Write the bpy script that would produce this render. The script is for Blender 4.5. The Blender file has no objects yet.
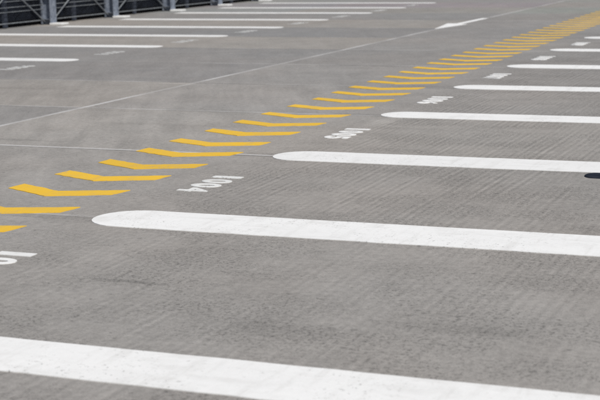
import bpy, bmesh, math, random
from mathutils import Matrix, Vector
random.seed(7)
SC = bpy.context.scene
COL = SC.collection

# ------------------------------------------------------------------ helpers
def tag(o, label=None, cat=None, group=None, kind=None):
    if label: o['label'] = label
    if cat: o['category'] = cat
    if group: o['group'] = group
    if kind: o['kind'] = kind
    return o

def link(name, me, mat=None, parent=None, loc=None):
    o = bpy.data.objects.new(name, me)
    COL.objects.link(o)
    if mat is not None:
        me.materials.append(mat)
    if parent: o.parent = parent
    if loc: o.location = loc
    return o

def empty(name, loc):
    o = bpy.data.objects.new(name, None)
    o.empty_display_size = .2
    COL.objects.link(o)
    o.location = loc
    return o

def from_bm(name, bm, mat, parent=None, loc=None):
    bmesh.ops.recalc_face_normals(bm, faces=bm.faces)
    me = bpy.data.meshes.new(name)
    bm.to_mesh(me); bm.free()
    return link(name, me, mat, parent, loc)

def box(bm, x0, x1, y0, y1, z0, z1):
    vs = [bm.verts.new((x, y, z)) for z in (z0, z1) for y in (y0, y1) for x in (x0, x1)]
    for f in ((0, 2, 3, 1), (4, 5, 7, 6), (0, 1, 5, 4), (2, 6, 7, 3), (0, 4, 6, 2), (1, 3, 7, 5)):
        bm.faces.new([vs[i] for i in f])

def rod(bm, a, b, r, n=6):
    a, b = Vector(a), Vector(b)
    d = (b - a).normalized()
    u = d.orthogonal().normalized(); v = d.cross(u)
    ra = [bm.verts.new(a + (u * math.cos(t) + v * math.sin(t)) * r) for t in [i * 2 * math.pi / n for i in range(n)]]
    rb = [bm.verts.new(b + (u * math.cos(t) + v * math.sin(t)) * r) for t in [i * 2 * math.pi / n for i in range(n)]]
    for i in range(n):
        j = (i + 1) % n
        bm.faces.new((ra[i], ra[j], rb[j], rb[i]))
    bm.faces.new(ra); bm.faces.new(rb)

PAINT_TOP = .0035
def slab_from_outline(bm, pts, z0=-.003, z1=PAINT_TOP):
    """a thin coat of paint: closed outline, lower face just under the concrete"""
    top = [bm.verts.new((x, y, z1)) for x, y in pts]
    bot = [bm.verts.new((x, y, z0)) for x, y in pts]
    n = len(pts)
    bm.faces.new(top)
    bm.faces.new(bot[::-1])
    for i in range(n):
        j = (i + 1) % n
        bm.faces.new((top[i], bot[i], bot[j], top[j]))

def rough(pts, step=.06, amp=.003, closed=True):
    """split an outline into short runs and wobble them a few millimetres"""
    out = []
    n = len(pts)
    ph = random.random() * 50
    for i in range(n):
        a = Vector(pts[i]); b = Vector(pts[(i + 1) % n])
        L = (b - a).length
        k = max(1, int(L / step))
        nrm = Vector((-(b - a).y, (b - a).x)).normalized() if L > 1e-6 else Vector((0, 0))
        for j in range(k):
            p = a.lerp(b, j / k)
            if j: p = p + nrm * random.uniform(-amp, amp)
            out.append((p.x, p.y))
    return out

# ------------------------------------------------------------------ node helper
class N:
    def __init__(self, name):
        self.m = bpy.data.materials.new(name)
        self.m.use_nodes = True
        self.t = self.m.node_tree
        self.t.nodes.clear()
        self.out = self.t.nodes.new('ShaderNodeOutputMaterial')
        self.b = self.t.nodes.new('ShaderNodeBsdfPrincipled')
        self.t.links.new(self.b.outputs[0], self.out.inputs['Surface'])
        self.tc = self.t.nodes.new('ShaderNodeTexCoord')
        g = self.t.nodes.new('ShaderNodeNewGeometry')
        self.P = g.outputs['Position']
        s = self.t.nodes.new('ShaderNodeSeparateXYZ')
        self.l(self.P, s.inputs[0])
        self.x, self.y, self.z = s.outputs
    def l(self, a, b): self.t.links.new(a, b)
    def put(self, sock, v):
        if isinstance(v, (int, float)): sock.default_value = v
        elif isinstance(v, (tuple, list)): sock.default_value = v if len(v) == len(sock.default_value) else (*v, 1)
        else: self.l(v, sock)
    def math(self, op, a, b=None, c=None, clamp=False):
        n = self.t.nodes.new('ShaderNodeMath'); n.operation = op; n.use_clamp = clamp
        self.put(n.inputs[0], a)
        if b is not None: self.put(n.inputs[1], b)
        if c is not None: self.put(n.inputs[2], c)
        return n.outputs[0]
    def add(self, a, b): return self.math('ADD', a, b)
    def sub(self, a, b): return self.math('SUBTRACT', a, b)
    def mul(self, a, b): return self.math('MULTIPLY', a, b)
    def sstep(self, v, a, b, lo=0., hi=1.):
        n = self.t.nodes.new('ShaderNodeMapRange'); n.interpolation_type = 'SMOOTHSTEP'
        self.put(n.inputs['Value'], v)
        self.put(n.inputs['From Min'], a); self.put(n.inputs['From Max'], b)
        self.put(n.inputs['To Min'], lo); self.put(n.inputs['To Max'], hi)
        return n.outputs['Result']
    def vec(self, x, y, z=0.):
        n = self.t.nodes.new('ShaderNodeCombineXYZ')
        for s, v in zip(n.inputs, (x, y, z)): self.put(s, v)
        return n.outputs[0]
    def scaled(self, sx, sy, sz=1., rot=0.):
        n = self.t.nodes.new('ShaderNodeMapping')
        self.l(self.P, n.inputs['Vector'])
        n.inputs['Rotation'].default_value = (0, 0, rot)
        m = self.t.nodes.new('ShaderNodeMapping')
        self.l(n.outputs[0], m.inputs['Vector'])
        m.inputs['Scale'].default_value = (sx, sy, sz)
        return m.outputs[0]
    def noise(self, vec, scale, detail=4., rough=.55, dist=0.):
        n = self.t.nodes.new('ShaderNodeTexNoise')
        n.inputs['Scale'].default_value = scale
        n.inputs['Detail'].default_value = detail
        n.inputs['Roughness'].default_value = rough
        n.inputs['Distortion'].default_value = dist
        self.l(vec, n.inputs['Vector'])
        return n.outputs[0]
    def mix(self, f, a, b, typ='MIX'):
        n = self.t.nodes.new('ShaderNodeMix'); n.data_type = 'RGBA'; n.blend_type = typ
        self.put(n.inputs[0], f); self.put(n.inputs[6], a); self.put(n.inputs[7], b)
        return n.outputs[2]
    def scale_col(self, col, f):
        n = self.t.nodes.new('ShaderNodeVectorMath'); n.operation = 'SCALE'
        self.put(n.inputs[0], col); self.put(n.inputs['Scale'], f)
        return n.outputs[0]
    def bump(self, h, strength=.4, dist=.004):
        n = self.t.nodes.new('ShaderNodeBump')
        n.inputs['Strength'].default_value = strength
        n.inputs['Distance'].default_value = dist
        self.l(h, n.inputs['Height'])
        self.l(n.outputs[0], self.b.inputs['Normal'])
    def set(self, **k):
        for a, v in k.items(): self.put(self.b.inputs[a], v)

# ------------------------------------------------------------------ concrete deck
JY0, JP = 4.97, 2.44           # cross joints: first one and their pitch
JX = -2.88                     # long joint along the lane

def grooves(n):
    """tined grooves of the bays, running along y, 0..1 (1 = crest)"""
    wob = n.mul(n.sub(n.noise(n.scaled(.6, .25), 1., 2.), .5), .16)
    u = n.add(n.x, wob)
    a = n.math('SINE', n.mul(u, 2 * math.pi / .050))
    b = n.math('SINE', n.mul(u, 2 * math.pi / .071))
    am = n.noise(n.scaled(5., 1.3), 1., 3.)             # each groove comes and goes along its length
    c = n.sub(n.noise(n.scaled(62., 2.2), 1., 3., .6), .5)
    s = n.add(n.mul(n.add(n.mul(a, .62), n.mul(b, .30)), n.sstep(am, .28, .66)), n.mul(c, 1.5))
    patch = n.sstep(n.noise(n.scaled(1., .8), .9, 3.), .3, .62, .35, 1.)
    zone = n.sstep(n.add(n.x, n.mul(n.sub(n.noise(n.P_(), 2.2, 3.), .5), .7)), .0, .42)
    near = n.sstep(n.y, 1.0, 5.4, .55, 1.)      # the two nearest bays were finished smoother
    return n.mul(s, n.mul(n.mul(patch, zone), near))
N.P_ = lambda self: self.P

def concrete():
    n = N('brushed_concrete')
    at = n.t.nodes.new('ShaderNodeAttribute'); at.attribute_name = 'slab_tone'
    base = at.outputs['Color']
    big = n.noise(n.scaled(.5, .32), 1., 5., .6)
    mid = n.noise(n.scaled(1., .75), 2.6, 6., .62)
    fine = n.noise(n.scaled(1., 1.), 24., 6., .7)
    grit = n.noise(n.scaled(1., 1.), 130., 4., .8)
    # long sweeps left by turning tyres in the lane
    sweep = n.noise(n.scaled(2.6, .28, 1., math.radians(-24)), 1.6, 5., .62, .5)
    swz = n.sstep(n.x, -.3, -1.2)
    tone = n.add(.985, n.mul(n.sub(big, .5), .34))
    tone = n.add(tone, n.mul(n.sub(mid, .5), .40))
    tone = n.add(tone, n.mul(n.sub(fine, .5), .78))
    tone = n.add(tone, n.mul(n.sub(grit, .5), 1.1))
    tone = n.add(tone, n.mul(n.mul(n.sub(sweep, .5), n.mul(swz, n.sstep(n.y, 7.5, 14., 1., .35))), .62))
    g = grooves(n)
    tone = n.add(tone, n.mul(g, .19))
    # pits and dark flecks, gathered in patches
    pn = n.noise(n.scaled(1.1, .95), 52., 5., .72)
    pz = n.sstep(n.noise(n.scaled(.7, 1.), 1.9, 5., .65), .40, .60)
    pz = n.mul(pz, n.sstep(n.x, -.4, .5, .25, 1.))
    for (ex, ey, rx, ry, st) in ((1.95, .55, .75, .28, .9), (2.75, .95, .8, .30, .9), (1.75, .95, .6, .25, .7), (2.2, 1.75, .7, .22, .6), (1.0, .62, .4, .2, .6), (2.9, .35, .5, .15, .8)):
        dx = n.math('DIVIDE', n.sub(n.x, ex), rx); dy = n.math('DIVIDE', n.sub(n.y, ey), ry)
        d = n.math('SQRT', n.add(n.mul(dx, dx), n.mul(dy, dy)))
        d = n.add(d, n.mul(n.sub(n.noise(n.P, 4., 5., .7), .5), 1.8))
        pz = n.math('MAXIMUM', pz, n.mul(n.sstep(d, 1.1, .3), st))
    pits = n.mul(n.sstep(pn, .50, .64), pz)
    tone = n.mul(tone, n.sub(1., n.mul(pz, .045)))
    tone = n.mul(tone, n.sub(1., n.mul(pits, .50)))
    pn2 = n.noise(n.scaled(1., 1.3), 20., 2., .5)
    tone = n.mul(tone, n.sub(1., n.mul(n.sstep(pn2, .66, .72), .32)))
    # pale scratches along the grooves near the front
    sc = n.sstep(n.noise(n.scaled(26., .9), 1., 2., .5), .66, .74)
    scz = n.mul(n.sstep(n.y, 2.4, 1.2), n.sstep(n.noise(n.scaled(1., 1.), 1.6, 2.), .45, .6))
    tone = n.add(tone, n.mul(n.mul(sc, scz), .20))
    # single marks: x, y, rx, ry, strength
    for (ex, ey, rx, ry, st) in ((.95, 1.17, .22, .035, -.20), (.22, 6.95, .13, .50, .15), (.45, 6.75, .28, .12, .06),
                                 (1.5, .37, .16, .06, -.06), (2.08, .29, .12, .07, -.05), (-.12, 2.42, .32, .12, -.12),
                                 (-.35, 2.36, .20, .06, .14), (-.15, 7.45, .30, .07, -.17), (.0, 5.03, .22, .05, -.08),
                                 (2.6, .82, .4, .09, -.10), (1.95, .6, .35, .14, -.08), (-.35, 9.95, .5, .09, -.10),
                                 (-2.25, 5.25, .45, .07, -.14), (-.55, 3.9, .5, .05, -.05), (-3.12, 9.76, .26, .05, .45), (-2.6, 7.25, .5, .05, -.10), (-1.2, 12.2, 1.1, .10, -.08), (-4.6, 8.9, 1.4, .12, -.08), (-5., 6.1, 1.2, .16, -.07), (-1.6, 6.4, .9, .10, -.07)):
        dx = n.math('DIVIDE', n.sub(n.x, ex), rx); dy = n.math('DIVIDE', n.sub(n.y, ey), ry)
        d = n.math('SQRT', n.add(n.mul(dx, dx), n.mul(dy, dy)))
        d = n.add(d, n.mul(n.sub(n.noise(n.P, 6., 4., .65), .5), 1.6))
        tone = n.add(tone, n.mul(n.sstep(d, 1.15, .35), st))
    # joints
    wy = n.mul(n.sub(n.noise(n.P, 1.2, 3.), .5), .02)
    t = n.math('DIVIDE', n.sub(n.add(n.y, wy), JY0), JP)
    fr = n.sub(t, n.math('ROUND', t))
    dj = n.mul(fr, JP)                                  # signed distance in metres
    adj = n.math('ABSOLUTE', dj)
    line_x = n.noise(n.scaled(.55, .41), 1.3, 3., .6)    # how much sealant still shows
    ragged = n.mul(n.sub(n.noise(n.P, 18., 3.), .5), .020)
    seal = n.sstep(n.add(adj, ragged), .026, .012)
    lane = n.sstep(n.x, .3, -.35)
    bayj = n.sstep(n.x, -4.2, -5.6)
    show = n.mul(n.sstep(line_x, .42, .60, .10, .80), n.mul(lane, n.sub(1., n.mul(bayj, .6))))
    k0 = n.sstep(n.math('ABSOLUTE', n.sub(n.y, JY0)), .5, .2)    # the freshly sealed joint
    show = n.math('MAXIMUM', show, n.mul(k0, n.sstep(n.x, .2, .0)))
    dark = n.mul(n.sstep(n.math('ABSOLUTE', n.add(dj, .036)), .026, .010), n.mul(n.sstep(line_x, .62, .42, .35, 1.), .42))
    dark = n.mul(dark, n.sstep(n.math('ABSOLUTE', n.sub(n.y, JY0 - JP)), .3, .6, .3, 1.))
    tone = n.mul(tone, n.sub(1., dark))
    dx = n.add(n.sub(n.x, JX), n.mul(n.sub(n.noise(n.scaled(1., .35), 1., 3.), .5), .06))
    seal2 = n.sstep(n.add(n.math('ABSOLUTE', dx), ragged), .034, .016)
    fresh = n.sstep(n.noise(n.scaled(.2, .8), 1.1, 3.), .40, .60, .40, 1.)
    seal2 = n.mul(seal2, fresh)
    col = n.mix(1., n.scale_col(base, tone), (1.042, 1.022, 1.012), 'MULTIPLY')
    warm = n.noise(n.scaled(.35, .3), 1., 3.)
    col = n.mix(n.sstep(warm, .35, .65, 0., .55), col, n.mix(1., col, (1.035, .992, .960), 'MULTIPLY'))
    sm = n.math('MAXIMUM', n.mul(n.mul(seal, show), .80), n.mul(seal2, .82))
    col = n.mix(sm, col, (.56, .55, .55))
    h = n.add(n.add(n.mul(fine, .5), n.mul(grit, .35)), n.add(n.mul(g, .5), n.mul(pits, -.5)))
    n.bump(h, .38, .006)
    n.set(**{'Base Color': col, 'Roughness': .88, 'Specular IOR Level': .25})
    return n.m

def road_paint(name, col, dirt, wear=.70, dust=.5):
    n = N(name)
    big = n.noise(n.scaled(.8, 2.2), 1.5, 5., .6)
    fine = n.noise(n.P, 30., 5., .7)
    smear = n.noise(n.scaled(3.2, 10.), 1., 5., .65, .4)
    tone = n.add(.97, n.add(n.mul(n.sub(big, .5), .10), n.mul(n.sub(fine, .5), .10)))
    oi = n.t.nodes.new('ShaderNodeObjectInfo')
    tone = n.mul(tone, n.sstep(oi.outputs['Random'], 0., 1., .94, 1.03))
    c = n.scale_col(col, tone)
    rub = n.noise(n.scaled(9., 1.1), 1.4, 5., .65)          # scuffs across the paint, along the brushed grooves
    c = n.mix(n.sstep(rub, .50, .70, 0., .34 * dust), c, dirt)
    c = n.mix(n.sstep(smear, .50, .70, 0., .30 * dust), c, dirt)
    film = n.noise(n.P, 3.1, 6., .7)
    c = n.mix(n.sstep(film, .52, .74, 0., .34 * dust), c, dirt)
    spots = n.sstep(n.noise(n.scaled(1., 1.4), 26., 4., .6), .63, .72)
    c = n.mix(n.mul(spots, .5 * dust), c, dirt)
    chips = n.mul(n.sstep(n.noise(n.P, 55., 4., .65), wear - .04, wear + .03), n.sstep(n.noise(n.P, 2.3, 4.), .42, .62))
    c = n.mix(n.mul(chips, .85), c, (.29, .285, .275))
    n.bump(n.add(n.mul(fine, .7), n.mul(n.noise(n.P, 95., 3., .7), .4)), .25, .004)
    n.set(**{'Base Color': c, 'Roughness': .72, 'Specular IOR Level': .3})
    return n.m

M_CONC = concrete()
M_WHITE = road_paint('white_road_paint', (.85, .845, .84), (.54, .525, .505), .64, .85)
M_WORN = road_paint('worn_white_paint', (.80, .80, .79), (.46, .45, .43), .60, .9)
M_FAINT = road_paint('faded_white_paint', (.60, .60, .595), (.36, .35, .34), .55, 1.)
M_YEL = road_paint('yellow_road_paint', (.82, .505, .042), (.52, .38, .15), .64, 1.)

def steel(name, a, b, rough, metal, sc=9.):
    n = N(name)
    v = n.noise(n.P, sc, 5., .65)
    w = n.noise(n.scaled(6., 6., 1.2), 1.6, 4., .6)
    c = n.mix(n.sstep(v, .38, .64), a, b)
    c = n.scale_col(c, n.add(.85, n.mul(w, .3)))
    n.bump(v, .12, .003)
    n.set(**{'Base Color': c, 'Roughness': rough, 'Metallic': metal, 'Specular IOR Level': .5 if rough < .7 else .04})
    return n.m
M_POST = steel('blue_grey_steel', (.16, .185, .235), (.27, .30, .36), .55, .15, 14.)
M_STAN = steel('dark_blue_steel', (.030, .036, .055), (.05, .06, .085), .6, .1)
M_WIRE = steel('dull_fence_wire', (.045, .05, .065), (.07, .08, .10), .6, .2)
M_RAIL = steel('pale_galvanised_wire', (.20, .215, .235), (.29, .31, .33), .55, .2)
M_DARK = steel('navy_sheet_metal', (.006, .008, .014), (.010, .013, .021), .8, 0., 3.)
M_GAP_SHADE = steel('unlit_gap_black', (.003, .003, .004), (.005, .005, .006), 1., 0., 5.)  # near-black puts the shade of the gap under the fence into colour
M_PLATE = road_paint('white_footing_paint', (.80, .80, .80), (.5, .49, .47), .74)
M_STRIP = steel('navy_black', (.017, .020, .030), (.026, .030, .042), .7, 0., 20.)

# ------------------------------------------------------------------ ground: one sheet, cut along the slab joints
def build_ground():
    xs = [-500, -60, -20, -11.2, -7.9, JX, .015, 5.2, 10.4, 60, 500]
    ys = [-500, -60, -20] + [JY0 + JP * k for k in range(-6, 16)] + [60, 120, 600]
    bm = bmesh.new()
    lay = bm.faces.layers.float_color.new('slab_tone')
    vs = [[bm.verts.new((x, y, 0)) for x in xs] for y in ys]
    cool, mean, warm = (.305, .305, .308), (.325, .318, .308), (.345, .334, .318)
    fixed = {  # (column, joint number of the slab's near edge) -> tone
        ('lane', -2): (.312, .303, .292), ('lane', -1): (.308, .299, .288), ('lane', 0): (.322, .311, .297), ('lane', 1): (.300, .292, .283), ('lane', 2): (.282, .275, .268),
        ('lane', 3): (.266, .261, .256), ('lane', 4): (.276, .270, .264), ('lane', 5): (.256, .252, .249), ('lane', 6): (.266, .261, .257),
        ('left', 0): (.262, .259, .256), ('left', 1): (.300, .290, .277), ('left', 2): (.246, .243, .242), ('left', 3): (.254, .251, .249),
        ('left', 4): (.304, .291, .275), ('left', 5): (.240, .240, .241), ('left', 6): (.290, .279, .265), ('left', 7): (.252, .250, .248)}
    for j in range(len(ys) - 1):
        for i in range(len(xs) - 1):
            f = bm.faces.new((vs[j][i], vs[j][i + 1], vs[j + 1][i + 1], vs[j + 1][i]))
            k = round((ys[j] - JY0) / JP)
            zone = 'lane' if xs[i] == JX else ('left' if xs[i] in (-7.9, -11.2) else 'bay')
            if zone == 'bay':
                f0 = random.uniform(.955, 1.0)
                c = [v * f0 for v in fixed.get(('lane', k), (.300, .292, .283))]
            else:
                c = fixed.get((zone, k)) or [v * random.uniform(.95, 1.04) for v in (.270, .265, .260)]
            f[lay] = (*c, 1)
    o = from_bm('ground', bm, M_CONC)
    tag(o, kind='structure')
build_ground()

# ------------------------------------------------------------------ painted bay lines
def line_outline(x_tip, x_end, y0, y1, w, skew):
    """a long bar with a half-round tip at x_tip"""
    s = 1 if x_end > x_tip else -1
    r = w / 2
    pts = []
    ye = lambda x: y0 + (y1 - y0) * (x - x_tip) / (x_end - x_tip)
    n = 14
    L = abs(x_end - x_tip)
    k = int(L / .12)
    for i in range(k + 1):                       # lower side, from the end to the tip
        x = x_end + (x_tip + s * r - x_end) * i / k
        pts.append((x, ye(x) - r + random.uniform(-.005, .005)))
    for i in range(1, n):
        a = -math.pi / 2 - math.pi * i / n
        pts.append((x_tip + s * r + s * r * math.cos(a), ye(x_tip) + r * math.sin(a)))
    for i in range(k + 1):
        x = x_tip + s * r + (x_end - x_tip - s * r) * i / k
        pts.append((x, ye(x) + r + random.uniform(-.003, .003)))
    return pts

# right-hand row: dy, extra width, slope, tip offset measured per line
DY = (-.0152, .0339, -.0023, .0173, -.0403, -.0267, .0405, -.0073, 0)
DW = (-.0467, .0350, .0119, -.0167, -.0261, .0380, -.0058, .0103, 0)
DA = (-.0064, .0005, .0053, .0031, .0012, .0001, .0001, 0, 0)
DX = (0, .008, .075, .050, .0278, -.0146, -.0376, -.033, 0)
W = .438
rl = ['broad white bay line along the bottom edge of the photo, nearest of the right row',
      'white bay line with round end between bay numbers 1003 and 1004',
      'white bay line with round end between bay numbers 1004 and 1005',
      'white bay line with round end between bay numbers 1005 and 1006',
      'white bay line with round end between bay numbers 1006 and 1007',
      'white bay line with round end between bay numbers 1007 and 1008',
      'thin looking white bay line between bay numbers 1008 and 1009',
      'short stretch of white bay line at the right edge, between numbers 1009 and 1010']
for i in range(8):
    w = W + DW[i]; yc = 2.5 * i + DY[i]; xe = 5.2
    bm = bmesh.new()
    slab_from_outline(bm, line_outline(DX[i], xe, yc, yc + DA[i] * xe, w, 0))
    o = from_bm('bay_line', bm, M_WHITE)
    tag(o, rl[i], 'bay line', 'white bay lines of the right-hand row')

DL = (-.0153, .0551, .0157, -.0782, -.052, .0885, -.0102, -.0036)
DLX = (-.0284, -.0263, -.0269, .0214, -.0243, .0132, .0368, .0346)
XL, YL, PL = -5.803, 12.400, 2.4098
ordn = ['nearest', 'second nearest', 'third nearest', 'fourth', 'fifth', 'sixth', 'seventh', 'farthest visible']
for i in range(8):
    yc = YL + i * PL + DL[i]; xt = XL + DLX[i]; xe = -10.32
    bm = bmesh.new()
    slab_from_outline(bm, line_outline(xt, xe, yc, yc, .40, 0))
    o = from_bm('bay_line', bm, M_WHITE)
    if i < 3: lb = 'white line of the left row reaching the left edge, %s to the viewer' % ordn[i]
    elif i < 7: lb = 'white bay line running left to the fence, %s from the front in the left row' % ordn[i]
    else: lb = 'white bay line of the left row touching the top edge of the photo'
    tag(o, lb, 'bay line', 'white bay lines of the left-hand row')

# ------------------------------------------------------------------ yellow chevrons
CH = [1.48, 2.04, 2.62, 3.22, 3.80, 4.33, 4.92, 5.47, 6.08, 6.68, 7.27, 7.90, 8.51, 9.12, 9.68, 10.28, 10.86, 11.43, 12.02, 12.66, 13.22, 13.82, 14.38, 15.01]
while CH[-1] < 26.3: CH.append(CH[-1] + .592)
CH = CH[1:]
def drift(y): return -.0135 * max(0., y - 9.) - .02 * (1 if 9 < y else 0) + (-.02 if y < 4 else 0.)
bays = {}
for y in CH: bays.setdefault(int(math.floor(y / 2.5)), []).append(y)
pos_words = {1: ['only'], 2: ['nearer', 'farther'], 3: ['nearest', 'middle', 'farthest'], 4: ['nearest', 'second nearest', 'third nearest', 'farthest'],
             5: ['nearest', 'second nearest', 'middle', 'second farthest', 'farthest']}
for y in CH:
    d = drift(y)
    j = lambda a=.008: random.uniform(-a, a)
    pts = [(-1.0 + d + j(), y + j()), (-.988 + d + j(), y + .170 + j()), (-.635 + d + j(), y + .002 + j()), (-.205 + d + j(), y + .145 + j()),
           (-.235 + d + j(), y - .045 + j()), (-.615 + d + j(), y - .188 + j())]
    bm = bmesh.new()
    slab_from_outline(bm, rough(pts, .05, .005))
    o = from_bm('chevron_marking', bm, M_YEL)
    k = int(math.floor(y / 2.5)); lst = bays[k]; wd = pos_words[len(lst)][lst.index(y)]
    if k < 7: lb = 'yellow chevron on the concrete beside bay number %d, %s of the %s there' % (1003 + k, wd, {2: 'two', 3: 'three', 4: 'four', 5: 'five', 1: 'one'}[len(lst)])
    else:
        far = [v for v in CH if v >= 17.5]; q = far.index(y) + 1
        names = ['first', 'second', 'third', 'fourth', 'fifth', 'sixth', 'seventh', 'eighth', 'ninth', 'tenth', 'eleventh', 'twelfth', 'thirteenth', 'fourteenth', 'fifteenth', 'sixteenth', 'seventeenth']
        lb = 'far yellow chevron, %s one beyond the last white bay line at the right edge' % names[q - 1]
    if y == CH[0]: lb = 'yellow chevron cut off by the left edge, lowest in the photo'
    tag(o, lb, 'chevron', 'yellow chevrons along the lane edge')

# ------------------------------------------------------------------ bay numbers (digits from the built-in font, bolder)
GLYPH = {}
def glyph(ch):
    if ch in GLYPH: return GLYPH[ch]
    cu = bpy.data.curves.new('glyph', 'FONT'); cu.body = ch; cu.size = 1.; cu.offset = .034; cu.resolution_u = 5
    ob = bpy.data.objects.new('glyph', cu); COL.objects.link(ob)
    bpy.context.view_layer.update()
    dg = bpy.context.evaluated_depsgraph_get()
    me = ob.evaluated_get(dg).to_mesh()
    vs = [(v.co.x, v.co.y) for v in me.vertices]; fs = [tuple(p.vertices) for p in me.polygons]
    ob.evaluated_get(dg).to_mesh_clear()
    bpy.data.objects.remove(ob); bpy.data.curves.remove(cu)
    x0 = min(v[0] for v in vs); x1 = max(v[0] for v in vs); y0 = min(v[1] for v in vs); y1 = max(v[1] for v in vs)
    vs = [((x - x0) / (x1 - x0), (y - y0) / (y1 - y0)) for x, y in vs]
    GLYPH[ch] = (vs, fs)
    return GLYPH[ch]

def number(text, x_base, y_mid, side, label, mat, length=.66, height=.205):
    """side +1: read facing +x (right row), -1: read facing -x (left row)"""
    root = empty('bay_number', (x_base, y_mid, 0))
    tag(root, label, 'bay number', 'white bay numbers of the %s row' % ('right-hand' if side > 0 else 'left-hand'))
    cw = length / len(text)
    for i, ch in enumerate(text):
        vs, fs = glyph(ch)
        gw = cw * (.42 if ch == '1' else .80)
        u0 = -length / 2 + i * cw + (cw - gw) / 2
        bm = bmesh.new()
        bv = [bm.verts.new(((side * v * height), -side * (u0 + u * gw), PAINT_TOP)) for u, v in vs]
        for f in fs:
            try: bm.faces.new([bv[q] for q in f])
            except ValueError: pass
        bmesh.ops.remove_doubles(bm, verts=bm.verts, dist=1e-5)
        r = bmesh.ops.extrude_face_region(bm, geom=list(bm.faces))
        for e in r['geom']:
            if isinstance(e, bmesh.types.BMVert): e.co.z = -.003
        from_bm('digit', bm, mat, root)
    return root
seen_words = {0: 'half worn bay number 1003 at the left edge of the photo, largest number',
              1: 'white bay number 1004 painted between the first chevrons and two broad lines',
              2: 'white bay number 1005 painted beside the tip of a round ended line',
              3: 'white bay number 1006 beside the row of yellow chevrons'}
for k in range(8):
    lb = seen_words.get(k, 'small far white bay number %d beside the yellow chevrons' % (1003 + k))
    number(str(1003 + k), .08 - (.068 if k == 0 else .025 if k == 1 else .0 if k < 4 else .012 * (k - 3)), (1.28, 3.74, 6.24, 8.72, 11.2, 13.68, 16.2, 18.75)[k], 1, lb, M_WHITE if k != 1 else M_WORN)
for i in range(8):
    y = YL + (i - .5) * PL
    lb = 'white number of the left row, %s the front' % ['nearest to', 'second from', 'third from', 'fourth from', 'fifth from', 'sixth from', 'seventh from', 'eighth and last from'][i]
    number(str(1056 - i), XL - .10, y, -1, lb, M_FAINT)

# ------------------------------------------------------------------ long white arrow on the lane joint
bm = bmesh.new()
xa = -2.93
pts = [(xa, 19.40), (xa + .21, 20.75), (xa + .09, 20.75), (xa + .10, 22.7), (xa - .02, 22.7), (xa - .045, 20.95), (xa - .21, 20.95)]
slab_from_outline(bm, rough(pts, .12, .004))
tag(from_bm('lane_arrow', bm, M_WHITE), 'long narrow white arrow on the far lane joint pointing to the front', 'lane arrow')

# ------------------------------------------------------------------ low dark strip at the right edge
bm = bmesh.new()
prof = [(0, 0), (.05, .006), (.12, .015), (.3, .018)]
x0, x1, ya, yb = 2.33, 3.06, 4.565, 4.75
ring = []
def strip_ring(inset, z):
    r = (yb - ya) / 2 - inset; ym = (ya + yb) / 2; p = []
    for i in range(9):
        a = math.pi / 2 + math.pi * i / 8
        p.append((x0 + r + inset + (r * 1.0) * math.cos(a) * .75, ym + r * math.sin(a), z))
    for i in range(9):
        a = -math.pi / 2 + math.pi * i / 8
        p.append((x1 - r - inset + r * math.cos(a) * .75, ym + r * math.sin(a), z))
    return [bm.verts.new(v) for v in p]
rings = [strip_ring(0, -.002), strip_ring(.001, .005), strip_ring(.012, .010), strip_ring(.03, .012)]
for a, b in zip(rings, rings[1:]):
    for i in range(len(a)):
        jn = (i + 1) % len(a)
        bm.faces.new((a[i], a[jn], b[jn], b[i]))
bm.faces.new(rings[-1]); bm.faces.new(rings[0][::-1])
tag(from_bm('dark_strip', bm, M_STRIP), 'low blackish strip with tapered round end lying in the bay at the right edge', 'rubber strip')

# ------------------------------------------------------------------ fence along the deck edge
XF = -10.85
PY = [17.6, 20.15, 22.68, 25.37, 27.97, 30.5, 33.0]
HF = 1.62
fence = empty('mesh_fence', (XF, 25.1, 0))
tag(fence, 'dark wire mesh fence with blue grey steel posts and diagonal braces at top left', 'fence')
def FP(name, bm, mat, parent=fence):
    bmesh.ops.translate(bm, verts=bm.verts, vec=(-XF, -25.1, 0)) if parent is fence else None
    return from_bm(name, bm, mat, parent)
for y in PY:
    bm = bmesh.new()                                   # H section: web facing along the fence, two flanges
    box(bm, XF - .012, XF, y - .115, y + .115, .012, HF)                # front flange
    box(bm, XF - .22, XF - .208, y - .10, y + .10, .012, HF)            # rear flange
    box(bm, XF - .208, XF - .012, y - .006, y + .006, .014, HF - .004)  # web
    for zz in (.10, .55, 1.05, 1.5):                                    # stiffeners and bolt heads
        box(bm, XF - .207, XF - .013, y - .085, y + .085, zz, zz + .012)
        for dy in (-.07, .07):
            box(bm, XF, XF + .012, y + dy - .014, y + dy + .014, zz + .06, zz + .088)
    p = FP('post', bm, M_POST)
    bm = bmesh.new()
    box(bm, XF - .02, XF + .26, y - .13, y + .13, -.002, .035)
    b = bmesh.ops.bevel(bm, geom=list(bm.edges), offset=.006, segments=1, affect='EDGES')
    bmesh.ops.translate(bm, verts=bm.verts, vec=(-XF, -25.1, 0))
    from_bm('footing', bm, M_PLATE, p)
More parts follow.
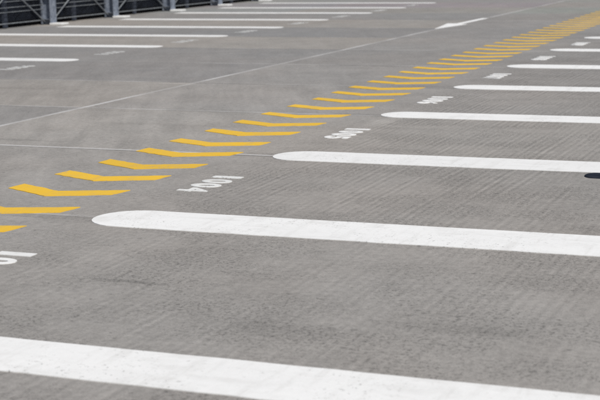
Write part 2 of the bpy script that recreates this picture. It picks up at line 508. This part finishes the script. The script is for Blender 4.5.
for a, b in zip(PY, PY[1:]):
    y0, y1 = a + .135, b - .135
    bm = bmesh.new()
    k = int((y1 - y0) / .05)
    for i in range(k + 1):
        y = y0 + (y1 - y0) * i / k
        rod(bm, (XF - .16, y, .125), (XF - .16, y, HF - .05), .0028, 4)
    FP('mesh_panel', bm, M_WIRE)
    for z in (.095, .305, .39, .50, .62, .84, 1.06, 1.30, 1.55):
        bm = bmesh.new()
        r = .010 if z in (.095, 1.55) else .0065
        rod(bm, (XF - .148, y0 - .01, z), (XF - .148, y1 + .01, z), r, 6)
        FP('rail', bm, M_RAIL)
    for s in (0, 1):
        bm = bmesh.new()
        ya_, yb_ = (y0, y1) if s == 0 else (y1, y0)
        xx = XF - .10 - .02 * s
        rod(bm, (xx, ya_, .07), (xx, yb_, 1.40), .011, 6)
        FP('brace', bm, M_RAIL)
    bm = bmesh.new()                                   # slim middle stanchion behind the mesh
    ym = (a + b) / 2
    box(bm, XF - .30, XF - .26, ym - .06, ym + .06, .012, HF - .08)
    FP('stanchion', bm, M_STAN)
# black strip painting in the unlit gap under the mesh; dark sheet wall beyond it
bm = bmesh.new()
box(bm, XF - .62, XF - .33, 15.5, 34.5, -.002, .10)
tag(from_bm('shade_strip', bm, M_GAP_SHADE), 'black low strip painted as the unlit gap under the mesh fence', 'shade_strip')
bm = bmesh.new()
y = 15.5
while y < 34.5:
    box(bm, XF - .72, XF - .68, y, y + .21, -.002, 1.9)
    box(bm, XF - .68, XF - .65, y + .06, y + .15, -.002, 1.9)
    y += .213
o = from_bm('sheet_wall', bm, M_DARK)
tag(o, 'dark navy ribbed sheet metal wall standing behind the mesh fence', 'wall')

# ------------------------------------------------------------------ camera
f, yaw, pitch, roll, cx, cy, h = 1445.98994, -0.377747665, 0.176757018, -0.0181320864, 4.02245827, -4.48198069, 1.50327206
F = Vector((math.sin(yaw) * math.cos(pitch), math.cos(yaw) * math.cos(pitch), -math.sin(pitch)))
R = Vector((math.cos(yaw), -math.sin(yaw), 0)); U = R.cross(F)
cr, sr = math.cos(roll), math.sin(roll)
R2 = R * cr + U * sr; U2 = -R * sr + U * cr
cam = bpy.data.cameras.new('camera')
co = bpy.data.objects.new('camera', cam); COL.objects.link(co)
co.matrix_world = Matrix(((R2.x, U2.x, -F.x, cx), (R2.y, U2.y, -F.y, cy), (R2.z, U2.z, -F.z, h), (0, 0, 0, 1)))
cam.sensor_width = 36.; cam.lens = f / 600. * 36.
cam.clip_start = .1; cam.clip_end = 3000
cam.dof.use_dof = True; cam.dof.focus_distance = 8.8; cam.dof.aperture_fstop = 5.0
SC.camera = co

# ------------------------------------------------------------------ daylight
EL, AZ = math.radians(52), math.radians(128)          # azimuth clockwise from +y: light from the right, behind the camera
world = bpy.data.worlds.new('World'); SC.world = world
world.use_nodes = True
nt = world.node_tree; nt.nodes.clear()
sky = nt.nodes.new('ShaderNodeTexSky'); sky.sky_type = 'NISHITA'; sky.sun_disc = False
sky.sun_elevation = EL; sky.sun_rotation = AZ
bg = nt.nodes.new('ShaderNodeBackground'); bg.inputs['Strength'].default_value = .062
wo = nt.nodes.new('ShaderNodeOutputWorld')
nt.links.new(sky.outputs[0], bg.inputs[0]); nt.links.new(bg.outputs[0], wo.inputs[0])
sun = bpy.data.lights.new('sun', 'SUN'); sun.energy = 3.8; sun.angle = math.radians(.53); sun.color = (1., .962, .880)
so = bpy.data.objects.new('sun', sun); COL.objects.link(so)
d = Vector((math.sin(AZ) * math.cos(EL), math.cos(AZ) * math.cos(EL), math.sin(EL)))
so.rotation_euler = d.to_track_quat('Z', 'Y').to_euler()
so.location = d * 50

SC.view_settings.view_transform = 'Standard'; SC.view_settings.look = 'None'
SC.view_settings.gamma = 1.; SC.view_settings.use_curve_mapping = False
SC.view_settings.exposure = 0.
SC.render.engine = 'CYCLES'
SC.cycles.use_denoising = False
SC.cycles.max_bounces = 6
